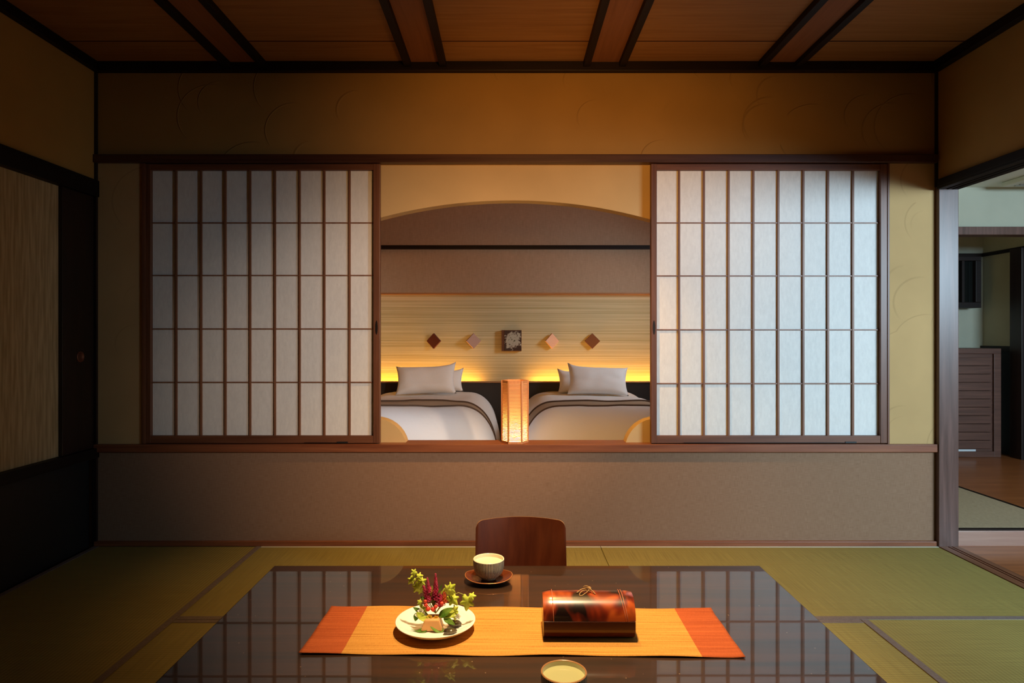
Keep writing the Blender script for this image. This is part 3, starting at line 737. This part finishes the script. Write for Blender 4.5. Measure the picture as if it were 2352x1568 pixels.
def leaf(name, mt, base, tip, width, nrm=(0,-.8,.6), cup_=.25, bend=.15):
    Lh = (tip-base).length
    def fn(u, v):
        a = 2*u-1; wd = width*(math.sin(math.pi*(v**.75)))**.8 if 0 < v < 1 else 0
        return (a*wd*.62, v*Lh, cup_*abs(a)*wd/2*1.2 - bend*Lh*v*v + .25*bend*Lh)
    mb = MB().grid(fn, 6, 12); Mx = frame_to(base, tip-base, Vector(nrm))
    mb.bm.transform(Mx); keep_on_plate(mb.bm); return mb.build(name, mt, fl, smooth=True, solid=.0006)
IV0 = [(0,.0),(.20,-.14),(.40,-.04),(.40,.16),(.36,.32),(.52,.50),(.46,.62),(.24,.62),(.14,.82),(0,1.0),(-.14,.82),(-.24,.62),(-.46,.62),(-.52,.50),(-.36,.32),(-.40,.16),(-.40,-.04),(-.20,-.14)]
IVY = []
for i_ in range(len(IV0)):
    p0_, p1_, p2_, p3_ = [IV0[(i_+k_-1) % len(IV0)] for k_ in range(4)]
    for t_ in (0, .33, .66):
        IVY.append(tuple(.5*((2*p1_[q_])+(-p0_[q_]+p2_[q_])*t_+(2*p0_[q_]-5*p1_[q_]+4*p2_[q_]-p3_[q_])*t_*t_+(-p0_[q_]+3*p1_[q_]-3*p2_[q_]+p3_[q_])*t_**3) for q_ in (0, 1)))
def ivy(mt, base, tip, size, nrm=(0,-.8,.6)):
    mb = MB(); c = mb.bm.verts.new((0,.32,.05))
    vs = [mb.bm.verts.new((p[0], p[1], -.10*abs(p[0])-.12*max(0, p[1]-.6))) for p in IVY]
    for i in range(len(vs)): mb.bm.faces.new([c, vs[i], vs[(i+1) % len(vs)]])
    mb.bm.transform(frame_to(base, tip-base, Vector(nrm)) @ Matrix.Scale(size*1.2, 4)); keep_on_plate(mb.bm)
    o = mb.build('ivy_leaf', mt, fl, smooth=True, solid=.0006)
    return o
def stem(pts, r=.0012): return MB().tube(pts, r, 6).build('stem', M['g3'], fl, smooth=True)
def spike(base, tip, r, mt, name='flower_spike'):
    mb = MB(); ax = tip-base; Ln = ax.length; a = ax.normalized(); o1 = a.orthogonal().normalized(); o2 = a.cross(o1)
    rows = max(7, int(Ln/.0042))
    core = [base+ax*(k/8) for k in range(9)]
    mb.tube(core, [r*.55*(1-.75*(k/8)) for k in range(9)], 8)
    for i in range(rows):
        f = i/rows; rad = r*(1-.8*f**1.5)*(.7+.3*math.sin(math.pi*min(1, f*2+.3)))
        cnt = 6 if f < .8 else 4
        for k in range(cnt):
            an = 2*math.pi*(k+(i % 2)*.5)/cnt+random.uniform(-.2,.2)
            q = o1*math.cos(an)+o2*math.sin(an)
            p0 = base+ax*f+q*rad*.4
            pt_ = base+ax*(f+.0)+q*rad*1.05+a*.0065
            side = a.cross(q)*rad*.42
            m1 = (p0+pt_)/2+q*rad*.22
            vs = [mb.bm.verts.new(p) for p in (p0, m1-side, pt_, m1+side)]
            vm = mb.bm.verts.new(m1+q*rad*.14)
            for s0, s1 in ((0,1),(1,2),(2,3),(3,0)): mb.bm.faces.new([vm, vs[s0], vs[s1]])
    return mb.build(name, mt, fl, smooth=False)
O = FP(1000, 1412, .010)
# flower spikes
for (bp, tp, r, mt) in (((1001,1378),(1000,1320),.0135,M['mag']), ((986,1362),(981,1329),.0095,M['mag']), ((984,1382),(971,1344),.0125,M['mag']),
                        ((1012,1392),(1009,1358),.0155,M['mag']), ((1022,1384),(1019,1358),.011,M['pink'])):
    b0 = FP(*bp, .004); t0 = FP(*tp, .006); spike(b0, t0, r, mt); stem([O, (O+b0)/2+Vector((0,.004,0)), b0])
# berries
for (px, py, r) in ((979,1379,.0065),(984,1388,.0075),(996,1389,.0068),(1002,1383,.006),(978,1371,.005),(1016,1376,.006)):
    mb = MB(); bmesh.ops.create_icosphere(mb.bm, subdivisions=2, radius=r)
    o = mb.build('berry', M['red'], fl, smooth=True); o.location = FP(px, py, -.012); 
    stem([O, FP(px, py, -.008)])
for (px, py, r) in ((988,1400,.009),(1003,1402,.008),(983,1407,.005)):
    b0 = FP(px, py+4, -.018)
    for k in range(6):
        an = k*math.pi/3+px; leaf('petal', M['yel'] if px > 985 else M['pink'], b0, b0+Vector((math.cos(an)*r, -.006, .004+math.sin(an)*r)), r*.8)
for (px, py) in ((968,1392),(974,1400),(962,1400),(1052,1404)):          # small white petals
    b0 = FP(px, py+3, -.012)
    for k in range(5):
        an = k*2*math.pi/5+px; leaf('petal', M['wht'], b0, b0+Vector((math.cos(an)*.010, -.005, .005+math.sin(an)*.009)), .008)
# ivy sprays
s1 = [O, FP(984,1385,.008), FP(972,1362,.010), FP(965,1345,.008), FP(956,1334,.006), FP(950,1322,.006), FP(953,1312,.006)]; stem(s1, .0011)
for b0, t0, s in (((954,1318),(948,1308),.017), ((957,1324),(966,1320),.019), ((950,1326),(938,1338),.021), ((963,1338),(978,1328),.022), ((962,1340),(954,1352),.024), ((966,1350),(962,1364),.015)):
    bb = FP(*b0, .0); tt = FP(*t0, -.003); ivy(M['g1'], bb, tt, s, (.15,-.8,.6))
s2 = [O, FP(1020,1385,.010), FP(1040,1371,.010), FP(1053,1363,.006), FP(1066,1367,.004), FP(1074,1372,.0)]; stem(s2, .0013)
for b0, t0, s in (((1074,1368),(1071,1396),.036), ((1078,1368),(1087,1364),.02), ((1030,1356),(1036,1347),.03), ((1034,1366),(1043,1374),.030), ((1024,1358),(1030,1344),.024), ((1036,1360),(1041,1350),.02)):
    bb = FP(*b0, .0); tt = FP(*t0, -.005); ivy(M['g1'], bb, tt, s, (-.1,-.8,.6))
# lower foliage
for b0, t0, wd, mt, dy in (((985,1418),(947,1444),.018,M['g2'],-.030), ((990,1410),(1031,1430),.017,M['g2'],-.030), ((1010,1406),(1039,1380),.018,M['g2'],-.012),
                           ((984,1412),(951,1384),.015,M['g2'],-.004), ((960,1398),(955,1412),.014,M['g2'],-.01), ((975,1408),(960,1388),.016,M['g1'],-.016),
                           ((990,1405),(966,1398),.014,M['g1'],-.022), ((1010,1405),(1056,1396),.014,M['g1'],-.010), ((1020,1404),(1047,1414),.014,M['g2'],-.018),
                           ((1000,1385),(1014,1340),.006,M['g2'],.006), ((1004,1380),(1025,1342),.004,M['g1'],.008), ((992,1380),(992,1345),.007,M['g1'],.008),
                           ((984,1380),(966,1366),.009,M['g2'],.004), ((1014,1404),(1046,1390),.013,M['g1'],-.006), ((978,1410),(962,1376),.010,M['g1'],.004), ((996,1395),(994,1358),.009,M['g2'],.006)):
    leaf('leaf', mt, FP(*b0, dy), FP(*t0, dy-.008), wd)
for b0, t0, s in (((1042,1396),(1050,1384),.020), ((1046,1400),(1046,1416),.018), ((972,1396),(978,1384),.018), ((968,1378),(961,1368),.014)):
    ivy(M['g1'], FP(*b0, -.008), FP(*t0, -.014), s)

# ------------------------------------------------------------------ lacquered box
bx0 = empty('lacquered_box', (X(1350, 1.915), 1.930+CY, RT)); bx0.rotation_euler = (0,0,R(-.5)); tag(bx0, 'glossy red-brown mottled tube-shaped box with knotted cord on the runner', 'box')
m = mat('tortoiseshell_lacquer', (.3,.03,.01), .16, .6); nt, L, b = nodes(m)
v = coords(nt, L, (14, 9, 9)); n = N(nt, 'ShaderNodeTexNoise', Scale=1.0, Detail=2.0, Distortion=.6); L.new(v, n.inputs['Vector'])
L.new(ramp(nt, L, n.outputs['Fac'], [(.40, (.012,.004,.002)), (.50, (.20,.020,.004)), (.60, (.48,.085,.012))]), b.inputs['Base Color'])
b.inputs['Coat Weight'].default_value = 1; b.inputs['Coat Roughness'].default_value = .13; b.inputs['Coat IOR'].default_value = 1.7; b.inputs['Roughness'].default_value = .3
M['tort'] = m
M['bodyl'] = mat('brown_lacquer_body', (.06,.013,.004), .3)
hl = .1345; aD = .066; seam = .060
def lidsec(n=24, a=aD, b_=.060): return [(-a*math.cos(math.pi*k/n), b_*math.sin(math.pi*k/n)**.9) for k in range(n+1)]
def endcap(x):    # slight taper of the ends
    return 1-.06*max(0, (abs(x)/hl-.8)/.2)**2
def lid():
    mb = MB(); sec = lidsec(); n = 24; rings = []
    for i in range(n+1):
        x = -hl+2*hl*i/n; k = endcap(x)
        rings.append([mb.bm.verts.new((x, p[0]*k, seam+.0006+p[1]*k)) for p in sec])
    for i in range(n):
        for j in range(len(sec)-1): mb.bm.faces.new([rings[i][j], rings[i+1][j], rings[i+1][j+1], rings[i][j+1]])
    mb.bm.faces.new(rings[0]); mb.bm.faces.new(rings[-1][::-1])
    for i in range(n): mb.bm.faces.new([rings[i][0], rings[i][-1], rings[i+1][-1], rings[i+1][0]])
    o = mb.build('lid', M['tort'], bx0, smooth=True); md = o.modifiers.new('es', 'EDGE_SPLIT'); md.split_angle = R(50); return o
ld = lid()
prof = [(-.036,.001),(.036,.001),(.050,.010),(.0625,.027),(.0665,.036),(.0668,seam),(-.0668,seam),(-.0665,.036),(-.0625,.027),(-.050,.010)]
MB().prism(prof, -hl+.001, hl-.001, 'yz').build('body', M['bodyl'], bx0, bevel=.0012)
M['band'] = mat('rattan_band', (.52,.16,.08), .35)
def band(x, dx=0, nm='band'):
    sec = lidsec(24, aD+.0008, .061)
    pts = [(x+dx*(p[1]/.061), p[0]*endcap(x), seam+.0008+p[1]*endcap(x)) for p in sec]
    MB().tube(pts, .0011, 6).build(nm, M['band'], bx0, smooth=True)
band(-hl+.030, -.002); band(hl-.028, -.012); band(hl-.023, -.010)
# cord
M['cord'] = mat('twisted_cord', (.38,.22,.08), .7)
def kn(pts, r=.0013):
    ps = []
    P = [Vector(p) for p in pts]
    for i in range(len(P)-1):
        p0, p1, p2, p3 = P[max(i-1,0)], P[i], P[i+1], P[min(i+2, len(P)-1)]
        for k in range(6):
            t = k/6; ps.append(.5*((2*p1)+(-p0+p2)*t+(2*p0-5*p1+4*p2-p3)*t*t+(-p0+3*p1-3*p2+p3)*t**3))
    ps.append(P[-1]); MB().tube(ps, r, 6).build('cord', M['cord'], bx0, smooth=True)
zt = seam+.0605
kn([(-.032,-.010,zt+.001),(-.018,-.002,zt+.008),(-.004,.002,zt+.010),(.004,-.004,zt+.013),(.016,-.010,zt+.005),(.022,-.016,zt-.000)], .0017)
kn([(.006,.0,zt+.002),(-.010,.006,zt+.010),(-.004,.004,zt+.016),(.006,.0,zt+.014),(.004,-.008,zt+.008),(-.010,-.016,zt+.0),(-.022,-.024,zt-.003),(-.024,-.016,zt+.001),(-.012,-.006,zt+.006),(.0,.0,zt+.004)], .0015)
kn([(-.006,0,zt+.002),(.002,.004,zt+.013),(.010,.002,zt+.012),(.008,-.006,zt+.006),(.0,-.008,zt+.004)], .0017)
